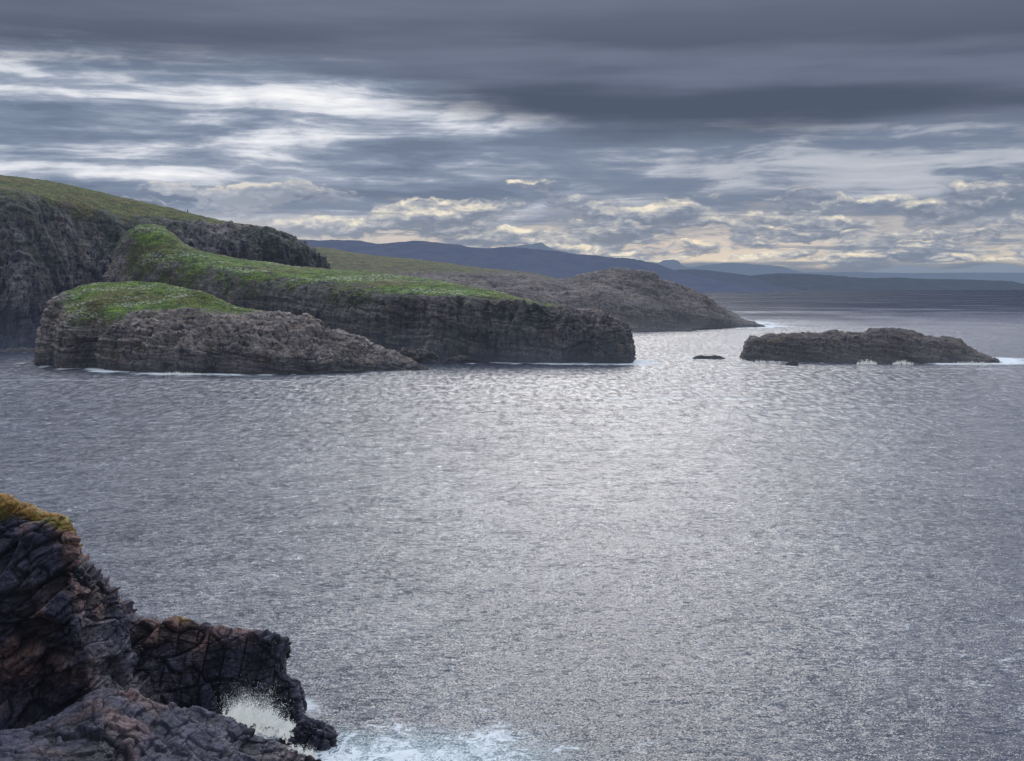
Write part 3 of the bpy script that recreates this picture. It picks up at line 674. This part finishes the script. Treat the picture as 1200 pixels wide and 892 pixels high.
lump('rock', 20, 412, 46, 4.5, 8, 'low dark ledge awash at the left edge under the high cliff', 'rock', MAT_SKERRY, 0.5, RG)
lump('rock', 490, 424.5, 62, 15, 12, 'rugged low reef at the foot of the headland behind the islet tail', 'rock', MAT_ISLET, 0.4, RG, 120, 50)
lump('rock', 540, 424.8, 44, 7.5, 15, 'flat reef at the foot of the headland, nearer its middle', 'rock', MAT_ISLET, 0.4, RG)
lump('rock', 1045, 426.5, 10, 4, 17, 'tiny rock in the foam at the front of the bare skerry', 'rock', MAT_SKERRY, 0.7, RG, 60, 30)
lump('rock', 800, 388.5, 34, 3.0, 19, 'low reef at the foot of the brown promontory', 'rock', MAT_PROM, 0.4, RG)

# ---- foreground crag
def near_disp(fin=True):
    ca, sa = math.cos(R(-30)), math.sin(R(-30))
    def f(P, N, g):
        # rotate so the beds dip down to the right
        Q = np.stack([P[:, 0] * ca + P[:, 2] * -sa, P[:, 1], P[:, 0] * sa + P[:, 2] * ca], 1)
        wv = np.stack([fbm(P / 5.0, 3, s) for s in (201, 202, 203)], 1)
        Qw = Q + 0.28 * wv
        fw = sstep(-46.5, -42.5, P[:, 0]) if fin else np.zeros(len(P))       # the upright fin at the seaward end
        b0, c0 = blocks(Qw * [0.7, 1, 1.5] / 6.5, 41, 0.9)
        b1 = bricks(Qw * [0.6, 1, 1.5] / 2.7, 42, 0.9)
        b2 = bricks(Qw * [0.7, 1, 1.9] / 1.05, 43, 0.8)
        Pw = P + 0.12 * wv
        u0 = bricks(Pw * [1.0, 1.0, 0.42] / 2.3, 44, 0.6, 0.8)
        u1 = bricks(Pw * [1.0, 1.0, 0.8] / 0.95, 45, 0.5, 0.7)
        l1 = np.tanh(4 * perlin(Qw * [0.08, 0.08, 0.9], 46))
        fn = fbm(P / 0.8, 4, 47, 0.55)
        dm = (1.15 * b0 + 0.72 * b1) * (1.0 if fin else 0.52) + (0.24 if fin else 0.15) * b2 + 0.12 * l1 + 0.04 * fn
        df = 0.62 * u0 + 0.26 * u1 + 0.12 * b1 + 0.08 * b2 + 0.04 * fn
        d = dm * (1 - fw) + df * fw
        d = d * (1 - 0.65 * sstep(0.4, 0.8, g)) + 0.10 * sstep(0.4, 0.8, g) * fbm(P / 0.35, 2, 49)
        V = P + N * d[:, None]
        cav = (0.5 * b0 + 0.5 * b1 + 0.35 * b2) * (1 - fw) + fw * (0.5 * u0 + 0.4 * u1 + 0.2 * b2) + 0.15 * fn
        return V, g + 0.3 * fbm(P / 3, 3, 48), cav
    return f
N1 = [
 [(-70, 905, 143), (-70, 805, 150), (-70, 725, 147), (-70, 640, 150), (-70, 600, 153, .5), (-70, 570, 156, .9), (-70, 610, 180)],
 [(0, 905, 143), (0, 805, 150), (0, 728, 146.5), (0, 645, 150), (0, 606, 152, .35), (0, 579, 155, .95), (0, 612, 180)],
 [(35, 900, 144), (32, 808, 151), (30, 733, 147), (28, 650, 150), (27, 612, 152, .3), (26, 586, 155, .95), (30, 620, 180)],
 [(65, 890, 146), (62, 815, 152), (60, 740, 147.5), (56, 660, 150), (53, 622, 152, .25), (50, 599, 155, .9), (55, 632, 180)],
 [(92, 880, 148), (92, 815, 151), (88, 745, 148.5, -.5), (85, 672, 150), (84, 632, 152, .35), (80, 610, 154, .9), (85, 645, 180)],
 [(104, 862, 147.5), (102, 792, 149, -.4), (96, 730, 150, -.6), (93, 690, 151), (92, 662, 153, .1), (90, 642, 156, .5), (94, 670, 182)],
 [(130, 850, 151), (128, 790, 153, -1), (122, 740, 154, -.4), (119, 705, 155), (117, 685, 156), (114, 666, 159), (120, 690, 184)],
 [(150, 848, 154), (148, 795, 156, -1.1), (145, 755, 157), (143, 730, 158), (142, 712, 159), (139, 697, 161), (144, 715, 185)],
 [(165, 848, 158), (162, 808, 160, -.9), (159, 775, 161), (156, 750, 162), (154, 732, 163), (151, 717, 165), (155, 735, 185)],
 [(190, 850, 161), (190, 815, 162, -.7), (188, 785, 163), (187, 760, 164), (186, 740, 165), (185, 724, 167), (188, 740, 182)],
 [(222, 851, 162.5), (221, 818, 163), (220, 785, 164), (219, 760, 164.5), (218, 742, 165.5), (217, 727, 167, .36), (219, 744, 180)],
 [(258, 852, None), (258, 820, 164.5), (257, 787, 165), (256, 765, 165.5), (256, 748, 166), (255, 736, 168), (257, 750, 178)],
 [(298, 853, None), (298, 822, 164), (297, 790, 165), (297, 768, 165.5), (297, 752, 166), (297, 740, 168), (298, 755, 177)],
 [(322, 853, None), (322, 825, 163.5), (321, 792, 164.5), (321, 770, 165), (320, 754, 165.5), (319, 742, 168), (320, 758, 176)],
 [(350, 853, None), (349, 828, 163.5), (342, 800, 165), (329, 793, 165.5), (329, 776, 166.5), (336, 751, 168), (334, 766, 175)],
 [(357, 850, None), (354, 826, 167), (344, 798, 168), (331, 793, 169), (330, 774, 170), (336, 755, 171), (334, 770, 175)],
 [(352, 838, None), (349, 822, 173), (341, 803, 174), (332, 792, 174.5), (332, 778, 175), (333, 766, 175.5), (333, 775, 176)],
]
SN1 = loft(N1, [60, 60, 56, 40, 34, 8], 560)
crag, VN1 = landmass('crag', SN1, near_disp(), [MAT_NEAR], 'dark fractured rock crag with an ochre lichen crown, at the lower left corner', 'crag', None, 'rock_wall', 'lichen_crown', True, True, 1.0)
N2 = [
 [(-80, 990, 116), (-80, 895, 124), (-80, 878, 131), (-80, 862, 137), (-80, 885, 146)],
 [(0, 985, 117), (0, 895, 124), (0, 874, 132), (0, 856, 138), (0, 880, 146)],
 [(60, 980, 119), (60, 895, 126), (60, 866, 134), (60, 842, 141), (62, 866, 149)],
 [(120, 975, 122), (120, 900, 128), (120, 855, 135), (118, 814, 144), (122, 850, 153)],
 [(165, 970, 125), (165, 905, 132), (165, 864, 139), (163, 819, 148), (167, 860, 157)],
 [(210, 968, 128), (210, 908, 135), (210, 872, 142), (210, 831, 150), (212, 865, 158)],
 [(262, 966, 131), (262, 910, 138), (262, 875, 145), (262, 840, 152), (264, 870, 158)],
 [(310, 966, 134), (310, 918, 141), (310, 888, 147), (310, 861, 151.5), (312, 880, None)],
 [(350, 962, None), (350, 928, 143), (350, 903, 147), (350, 877, 151), (352, 888, None)],
 [(378, 958, None), (378, 932, 144.5), (378, 914, 147), (376, 896, 150), (377, 904, None)],
 [(398, 950, None), (397, 938, 143), (396, 926, 145), (394, 914, 147), (393, 918, None)],
]
SN2 = loft(N2, [80, 60, 60, 24], 520)
V2n = grid_normals(SN2[:, :, :3])
if (V2n * (np.array([0, 0, H * 4]) - SN2[:, :, :3])).sum() < 0: V2n = -V2n; flip2 = True
else: flip2 = False
V2, g2, cav2 = near_disp(False)(SN2[:, :, :3].reshape(-1, 3).copy(), V2n.reshape(-1, 3), SN2[:, :, 3].ravel())
f2 = grid_faces(*SN2.shape[:2]); f2 = f2[:, ::-1] if flip2 else f2
link('rock_slope', mesh_np('rock_slope', V2 - np.array(crag.location), f2, {'grass': np.zeros(len(V2)), 'cav': cav2}), crag, [MAT_NEAR])
wl = V2[np.abs(V2[:, 2]) < 0.5]; SHORE.append((wl[::10, :2], 1.0))
lump('boulder', 362, 873, 72, 30, 27, 'blunt dark boulder in the surf at the seaward foot of the crag', 'boulder', MAT_NEAR, 0.6, None, 160, 90, 0.16, 1.0)

# ------------------------------------------------------------------ distant land
def ridge(name, pts, D, depth, mat, label, basey=None, rough=0.03, seed=0, nu=420, kind='structure', cat=None):
    """a long hill: crest line given, front slope down to the sea"""
    n = nu; xs = np.array([p[0] for p in pts], float); ys = np.array([p[1] for p in pts], float)
    X = np.linspace(xs[0], xs[-1], n); Y = pchip(xs, ys[:, None], X)[:, 0]
    crest = np.array([at(x, y, D) for x, y in zip(X, Y)])
    crest[:, 2] = np.maximum(crest[:, 2], 2)
    nv = 46; V = []
    hm = crest[:, 2].max()
    for k in range(nv):
        s = k / (nv - 1)                                # 0 front foot .. 1 back foot
        if s < 0.7: q = s / 0.7; yy = D - depth * (1 - q); zz = crest[:, 2] * (1 - (1 - q) ** 1.5)
        else: q = (s - 0.7) / 0.3; yy = D + depth * 0.6 * q; zz = crest[:, 2] * (1 - q * q)
        fr = yy / D
        row = np.stack([crest[:, 0] * (0.5 + 0.5 * fr), np.full(n, yy), zz], 1)
        V.append(row)
    V = np.concatenate(V)
    w = hm * 1.2
    nz = fbm(V * [1, 1, 0] / w + seed, 5, seed, 0.55); rz = fbm(V * [1, 0.5, 0] / (w * 0.6) + seed, 4, seed + 9, 0.5, ridged=True)
    amp = np.minimum(V[:, 2], hm * 0.5) / (hm * 0.5)
    V[:, 2] += hm * rough * amp * (nz * 1.6 + rz * 0.8)
    V[:, 1] += depth * 0.10 * nz
    V[:, 2] -= (V[:, 2] < 1) * 5
    fc = grid_faces(nv, n)
    o = link(name, mesh_np(name, V - [0, D, 0], fc), None, [mat]); o.location = (0, D, 0)
    tag(o, label, cat, None, kind)
    return o
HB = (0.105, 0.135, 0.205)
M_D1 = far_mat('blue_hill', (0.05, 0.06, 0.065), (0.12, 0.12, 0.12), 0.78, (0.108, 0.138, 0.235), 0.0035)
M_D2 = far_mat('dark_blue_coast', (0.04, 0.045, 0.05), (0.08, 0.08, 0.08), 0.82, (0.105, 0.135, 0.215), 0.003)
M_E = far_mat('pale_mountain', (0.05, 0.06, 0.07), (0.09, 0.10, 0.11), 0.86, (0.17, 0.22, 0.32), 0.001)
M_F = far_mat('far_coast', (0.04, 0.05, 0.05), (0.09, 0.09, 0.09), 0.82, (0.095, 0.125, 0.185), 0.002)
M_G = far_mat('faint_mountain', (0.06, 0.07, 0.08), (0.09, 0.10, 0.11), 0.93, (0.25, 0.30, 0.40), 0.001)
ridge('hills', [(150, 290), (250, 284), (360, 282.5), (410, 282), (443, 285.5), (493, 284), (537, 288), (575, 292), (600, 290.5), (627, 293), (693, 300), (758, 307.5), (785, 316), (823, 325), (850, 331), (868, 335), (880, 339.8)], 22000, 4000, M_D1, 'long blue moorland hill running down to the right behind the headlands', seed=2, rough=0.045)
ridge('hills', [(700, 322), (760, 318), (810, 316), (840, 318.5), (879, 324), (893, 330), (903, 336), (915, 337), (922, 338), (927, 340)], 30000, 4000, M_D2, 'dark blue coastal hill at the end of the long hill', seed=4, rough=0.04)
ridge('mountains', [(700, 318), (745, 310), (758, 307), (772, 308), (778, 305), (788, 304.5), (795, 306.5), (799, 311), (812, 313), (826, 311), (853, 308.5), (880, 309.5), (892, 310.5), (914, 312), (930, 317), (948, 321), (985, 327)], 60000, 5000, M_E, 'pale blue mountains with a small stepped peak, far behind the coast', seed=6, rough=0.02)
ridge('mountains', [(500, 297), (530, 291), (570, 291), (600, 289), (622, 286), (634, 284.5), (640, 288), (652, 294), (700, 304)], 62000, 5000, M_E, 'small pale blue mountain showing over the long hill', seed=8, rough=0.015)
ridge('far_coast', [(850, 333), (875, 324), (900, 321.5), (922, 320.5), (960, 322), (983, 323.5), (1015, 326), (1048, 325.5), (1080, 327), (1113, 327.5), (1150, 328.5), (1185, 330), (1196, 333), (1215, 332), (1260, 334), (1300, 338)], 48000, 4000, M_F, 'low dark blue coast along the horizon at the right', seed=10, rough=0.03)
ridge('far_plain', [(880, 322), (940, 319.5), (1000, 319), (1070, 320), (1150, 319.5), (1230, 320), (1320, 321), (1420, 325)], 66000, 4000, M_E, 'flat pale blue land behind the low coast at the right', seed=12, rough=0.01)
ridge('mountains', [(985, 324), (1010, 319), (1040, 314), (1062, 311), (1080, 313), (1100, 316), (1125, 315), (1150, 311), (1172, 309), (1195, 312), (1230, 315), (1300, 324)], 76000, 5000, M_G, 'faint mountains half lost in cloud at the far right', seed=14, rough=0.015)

# ------------------------------------------------------------------ the sea
def build_sea():
    az = np.concatenate([np.linspace(-180, -32, 60), np.linspace(-30, 30, 900), np.linspace(32, 180, 60)]) * math.pi / 180
    dep = np.concatenate([np.linspace(75, 24, 60, endpoint=False), np.linspace(24, 0.95, 640, endpoint=False), np.geomspace(0.95, 0.035, 70)])
    r = H / np.tan(np.radians(dep))
    Rr, Aa = np.meshgrid(r, az, indexing='ij')
    X, Y = Rr * np.sin(Aa), Rr * np.cos(Aa)
    P = np.stack([X.ravel(), Y.ravel(), np.zeros(X.size)], 1)
    inside = (np.abs(Aa.ravel()) < R(31)) & (Rr.ravel() < 3500)
    Q = P[inside]
    fade = np.clip(1 - Rr.ravel()[inside] / 3500, 0, 1)
    wr = 0.55
    W = np.stack([Q[:, 0] * math.cos(wr) + Q[:, 1] * math.sin(wr), -Q[:, 0] * math.sin(wr) + Q[:, 1] * math.cos(wr), Q[:, 2]], 1)
    hgt = 0.30 * perlin(W * [0.02, 0.045, 1], 301) + 0.26 * fbm(W * [0.07, 0.15, 1], 2, 302) + 0.20 * fbm(W * [0.24, 0.45, 1], 2, 305)
    P[inside, 2] = hgt * fade
    foam = np.zeros(len(P))
    kd_pts = []
    for pts, s in SHORE:
        for q in pts: kd_pts.append((q[0], q[1], s))
    kd = kdtree.KDTree(len(kd_pts))
    for i, q in enumerate(kd_pts): kd.insert((q[0], q[1], 0), i)
    kd.balance()
    idx = np.nonzero(inside & (Rr.ravel() < 2300))[0]
    f = np.zeros(len(idx))
    for j, i in enumerate(idx):
        x, y = P[i, 0], P[i, 1]
        co, k, d = kd.find((x, y, 0))
        reach = 3 + max(0, y - 140) * 0.026
        if d < reach * 3: f[j] = min(1.15, 1.7 * math.exp(-(d / reach) ** 1.2)) * kd_pts[k][2]
    nzf = fbm(P[idx] * [1, 0.5, 0] / 28.0, 3, 401, 0.6)
    foam[idx] = f * sstep(-0.38, 0.30, nzf + 0.25 * np.sin(P[idx, 0] * 0.02))
    # churned surf off the tip of the crag
    c = sea_at(485, 894); dx = (P[:, 0] - c[0]) / 20.0; dy = (P[:, 1] - c[1]) / 13.0
    surf = np.exp(-(dx * dx + dy * dy)) * 1.0
    c = sea_at(400, 872); dx = (P[:, 0] - c[0]) / 6.0; dy = (P[:, 1] - c[1]) / 7.0
    surf = np.maximum(surf, 0.8 * np.exp(-(dx * dx + dy * dy)))
    c = sea_at(318, 852); dx = (P[:, 0] - c[0]) / 6.0; dy = (P[:, 1] - c[1]) / 6.0
    surf = np.maximum(surf, np.exp(-(dx * dx + dy * dy)) * 0.6)
    # long foam lanes
    lane = np.zeros(len(P))
    for (px, py, hw, hd, s) in ((210, 446, 330, 10, 1.0), (800, 467, 110, 9, 0.9), (1160, 432, 80, 14, 0.8), (560, 452, 160, 8, 0.5), (300, 441, 180, 8, .8)):
        q = sea_at(px, py); a = hw * q[1] / F
        lane = np.maximum(lane, s * np.exp(-((P[:, 0] - q[0]) / a) ** 2 - ((P[:, 1] - q[1] + 0.03 * (P[:, 0] - q[0])) / hd) ** 2))
    me = mesh_np('sea', P, grid_faces(len(r), len(az)), {'foam': foam, 'surf': surf, 'lane': lane})
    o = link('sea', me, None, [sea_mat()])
    tag(o, 'grey choppy sea glittering with sun under the cloud', None, None, 'structure')
    # make sure normals point up
    me.update()
    if me.polygons[len(me.polygons) // 2].normal.z < 0: me.flip_normals()
build_sea()

# ------------------------------------------------------------------ spray of the breaking wave
def build_spray():
    m, t = new_mat('white_spray')
    b = t.node('ShaderNodeBsdfDiffuse'); t.put(b.inputs[0], t.mix(t.ss(0.40, 0.60, t.noise(t.pos(), 0.9, 5, 0.65)), (0.52, 0.63, 0.66), (0.95, 0.96, 0.96)))  # pale and dull noise tones paint shading into the spray
    tr = t.node('ShaderNodeBsdfTranslucent'); tr.inputs[0].default_value = (0.85, 0.85, 0.82, 1)
    mx = t.node('ShaderNodeMixShader'); mx.inputs[0].default_value = 0.5
    t.l.new(b.outputs[0], mx.inputs[1]); t.l.new(tr.outputs[0], mx.inputs[2]); finish(t, mx.outputs[0], 0.26, (0.80, 0.84, 0.87))  # emission painted in for light scattered within the spray, not haze
    oc = np.array([(1, 0, 0), (-1, 0, 0), (0, 1, 0), (0, -1, 0), (0, 0, 1), (0, 0, -1)], float)
    of = np.array([(0, 2, 4), (2, 1, 4), (1, 3, 4), (3, 0, 4), (2, 0, 5), (1, 2, 5), (3, 1, 5), (0, 3, 5)])
    def burst(path, jets, per, seed, smin, smax, lean=0.0):
        """fans of drops thrown up from a line: each path point is (x, y, distance, height of the throw)"""
        g = np.random.default_rng(seed); pts = []; siz = []
        px = np.array(path, float); T = np.linspace(0, 1, len(path))
        for _ in range(jets):
            s = g.random(); x, y, D, hg = [np.interp(s, T, px[:, c]) for c in range(4)]
            w = np.array(at(x, y, D)) + g.normal(size=3) * [0.15, 0.35, 0.20]; L = hg * (0.35 + 0.75 * g.random() ** 0.8)
            ang = g.normal() * 0.35 + lean * (0.5 - s); dy = g.normal() * 0.25
            u = g.random(per) ** 1.35
            bend = 0.35 * np.sign(ang) * u * u
            sp = (0.06 + 0.22 * u) * (0.5 + 0.16 * hg)
            q = np.stack([w[0] + L * (np.sin(ang) * u + bend * 0.3) + g.normal(size=per) * sp, w[1] + L * dy * u + g.normal(size=per) * sp,
                          w[2] + L * (np.cos(ang) * u - 0.18 * u * u) + g.normal(size=per) * sp], 1)
            pts.append(q); siz.append((smin + (smax - smin) * g.random(per) ** 2.5) * (1.3 - 0.85 * u))
        return np.concatenate(pts), np.concatenate(siz)
    def make(name, parts, label):
        P = np.concatenate([p[0] for p in parts]); S = np.concatenate([p[1] for p in parts])
        k = len(P); V = (P[:, None, :] + oc[None] * S[:, None, None] * [1, 1, 1.0]).reshape(-1, 3)
        Fc = (of[None] + 6 * np.arange(k)[:, None, None]).reshape(-1, 3)
        c = P.mean(0); o = link(name, mesh_np(name, V - c, Fc), None, [m]); o.location = c
        tag(o, label, 'spray', None, 'stuff')
    make('sea_spray', [burst([(266, 842, 156, 2.6), (280, 843, 156.5, 4.6), (300, 846, 157, 5.4), (318, 849, 157.5, 4.0), (334, 853, 158, 1.6), (350, 857, 158, 0.5)], 110, 120, 1, 0.015, 0.085, 1.2),
                       burst([(262, 844, 156, 1.2), (290, 848, 156.5, 2.6), (318, 851, 157, 1.8), (340, 855, 158, .6), (358, 858, 158, 0.3)], 60, 100, 2, 0.03, 0.11, .6), burst([(264, 842, 156.6, 1.8), (284, 845, 157, 3.4), (304, 848, 157.4, 3.6), (324, 852, 157.8, 1.6), (346, 857, 158, .4)], 42, 60, 12, 0.05, 0.12, 1.0), burst([(264, 840, 156, 3.4), (290, 844, 156.5, 6.2), (318, 849, 157.5, 4.6)], 170, 60, 13, 0.012, 0.05, 1.4), burst([(296, 856, 156.5, .9), (322, 862, 156.8, 1.0), (346, 864, 157, .5)], 50, 70, 14, 0.03, 0.10, 0.5)],
         'white burst of spray where a wave breaks against the dark crag')
    make('sea_spray', [burst([(340, 880, 150.5, .6), (356, 884, 151, 1.3), (372, 889, 151, .6)], 40, 60, 3, 0.02, 0.09)],
         'small splash of white water between the boulder and the rock slope')
    def far_burst(x0, x1, y, hg, seed, label):
        D = sea_at((x0 + x1) / 2, y + 1.6)[1]
        make('sea_spray', [burst([(x0, y + 1.5, D, hg * .4), (x0 * .6 + x1 * .4, y + 1.5, D, hg), (x0 * .3 + x1 * .7, y + 1.5, D, hg * .7), (x1, y + 1.5, D, hg * .3)], 60, 40, seed, 0.08, 0.26, 0.6)], label)
    far_burst(1004, 1028, 425.4, 5.5, 5, 'white splash in the middle of the bare skerry where the swell hits it')
    far_burst(1046, 1070, 425.6, 5.0, 6, 'white splash right of the middle of the bare skerry')
    far_burst(1110, 1165, 425.6, 3.5, 7, 'low white splashes along the right tail of the bare skerry')
    far_burst(868, 915, 423.5, 2.6, 8, 'low white splashes at the left end of the bare skerry')
    far_burst(183, 236, 437.5, 2.4, 9, 'white splash at the foot of the grassy islet')
build_spray()

# ------------------------------------------------------------------ little things
def small_mat(name, col):
    m, t = new_mat(name); n = t.noise(t.pos(), 6, 3)
    b = principled(t, t.mix(n, tuple(c * .8 for c in col), col), 0.9); finish(t, b.outputs[0]); return m
M_STONE = small_mat('cairn_stone', (0.16, 0.15, 0.14)); M_WHITE = small_mat('white_plumage', (0.75, 0.75, 0.73)); M_GREY = small_mat('grey_plumage', (0.10, 0.10, 0.11))
def rings_mesh(name, rings, n=10):
    """closed tube through rings of (centre, half width, half height, axis frame along x)"""
    V = []; a = np.linspace(0, 2 * np.pi, n, endpoint=False)
    for (x, y, z), w, h in rings: V.append(np.stack([np.full(n, x), y + w * np.cos(a), z + h * np.sin(a)], 1))
    i = np.arange(len(rings) * n).reshape(-1, n); q = np.roll(i, -1, 1)
    return np.concatenate(V), np.stack([i[:-1], q[:-1], q[1:], i[1:]], -1).reshape(-1, 4)
def bird(loc, rz, flying, mat, label, k=1.0):
    root = empty('gull', loc); root.rotation_euler = (0, 0, rz); root.scale = (k, k, k); tag(root, label, 'gull')
    V, Fq = rings_mesh('body', [((-0.34, 0, .0), .01, .008), ((-0.22, 0, .0), .05, .03), ((-0.08, 0, 0), .08, .075), ((0.06, 0, 0), .075, .08), ((.15, 0, .03), .05, .055), ((.21, 0, .06), .045, .05), ((.26, 0, .06), .03, .03), ((.33, 0, .045), .005, .006)])
    link('body', mesh_np('body', V, Fq), root, [mat])
    for sgn in (-1, 1):
        if flying: W = [(-.08, .05, .04), (.10, .05, .05), (.14, .34, .20), (-.02, .36, .18), (.02, .74, .12), (-.06, .72, .11)]
        else: W = [(-.02, .075, .05), (.12, .07, .06), (.02, .09, .0), (-.10, .085, .02), (-.30, .03, .03), (-.36, .02, .02)]
        W = np.array(W) * [1, sgn, 1]; W2 = W - [0, 0, .012]
        V = np.concatenate([W, W2])
        Fw = [(0, 1, 2, 3), (3, 2, 4, 5), (6, 9, 8, 7), (9, 11, 10, 8), (0, 6, 7, 1), (1, 7, 8, 2), (2, 8, 10, 4), (4, 10, 11, 5), (5, 11, 9, 3), (3, 9, 6, 0)]
        link('wing', mesh_np('wing', V, np.array(Fw), None, False), root, [mat])
    return root
bird(at(103, 326, 860), R(70), True, M_WHITE, 'tiny white gull flying in front of the dark cliff left of the islet top')
bird(at(220, 719, 166), R(200), True, M_GREY, 'small dark bird flying just above the middle of the crag', 0.55)
def cairn():
    b = np.array(at(220, 251.5, 1492)); tpx = np.array(at(220, 245.2, 1492)); hh = tpx[2] - b[2]
    u = np.linspace(0, 2 * np.pi, 12, endpoint=False); V = []
    prof = [(0, .75), (.08, .95), (.2, .85), (.22, .92), (.4, .72), (.42, .78), (.6, .58), (.62, .62), (.8, .42), (.82, .46), (.95, .3), (1.0, .05)]
    for z_, r_ in prof: V.append(np.stack([r_ * np.cos(u), r_ * np.sin(u), np.full(12, z_ * hh)], 1))
    V = np.concatenate(V); V[:, :2] += 0.10 * np.stack([perlin(V * 2.1, 1), perlin(V * 2.1 + 9, 2)], 1)
    i = np.arange(len(V)).reshape(-1, 12); q = np.roll(i, -1, 1)
    o = link('cairn', mesh_np('cairn', V, np.stack([i[:-1], q[:-1], q[1:], i[1:]], -1).reshape(-1, 4), None, False), None, [M_STONE]); o.location = b
    tag(o, 'tiny stone cairn standing on the skyline of the big grassy hill', 'cairn')
cairn()

# ------------------------------------------------------------------ render settings
scene.view_settings.view_transform = 'Standard'; scene.view_settings.look = 'None'; scene.view_settings.exposure = 0; scene.view_settings.gamma = 1
scene.render.engine = 'CYCLES'
scene.cycles.max_bounces = 5; scene.cycles.diffuse_bounces = 2; scene.cycles.glossy_bounces = 2
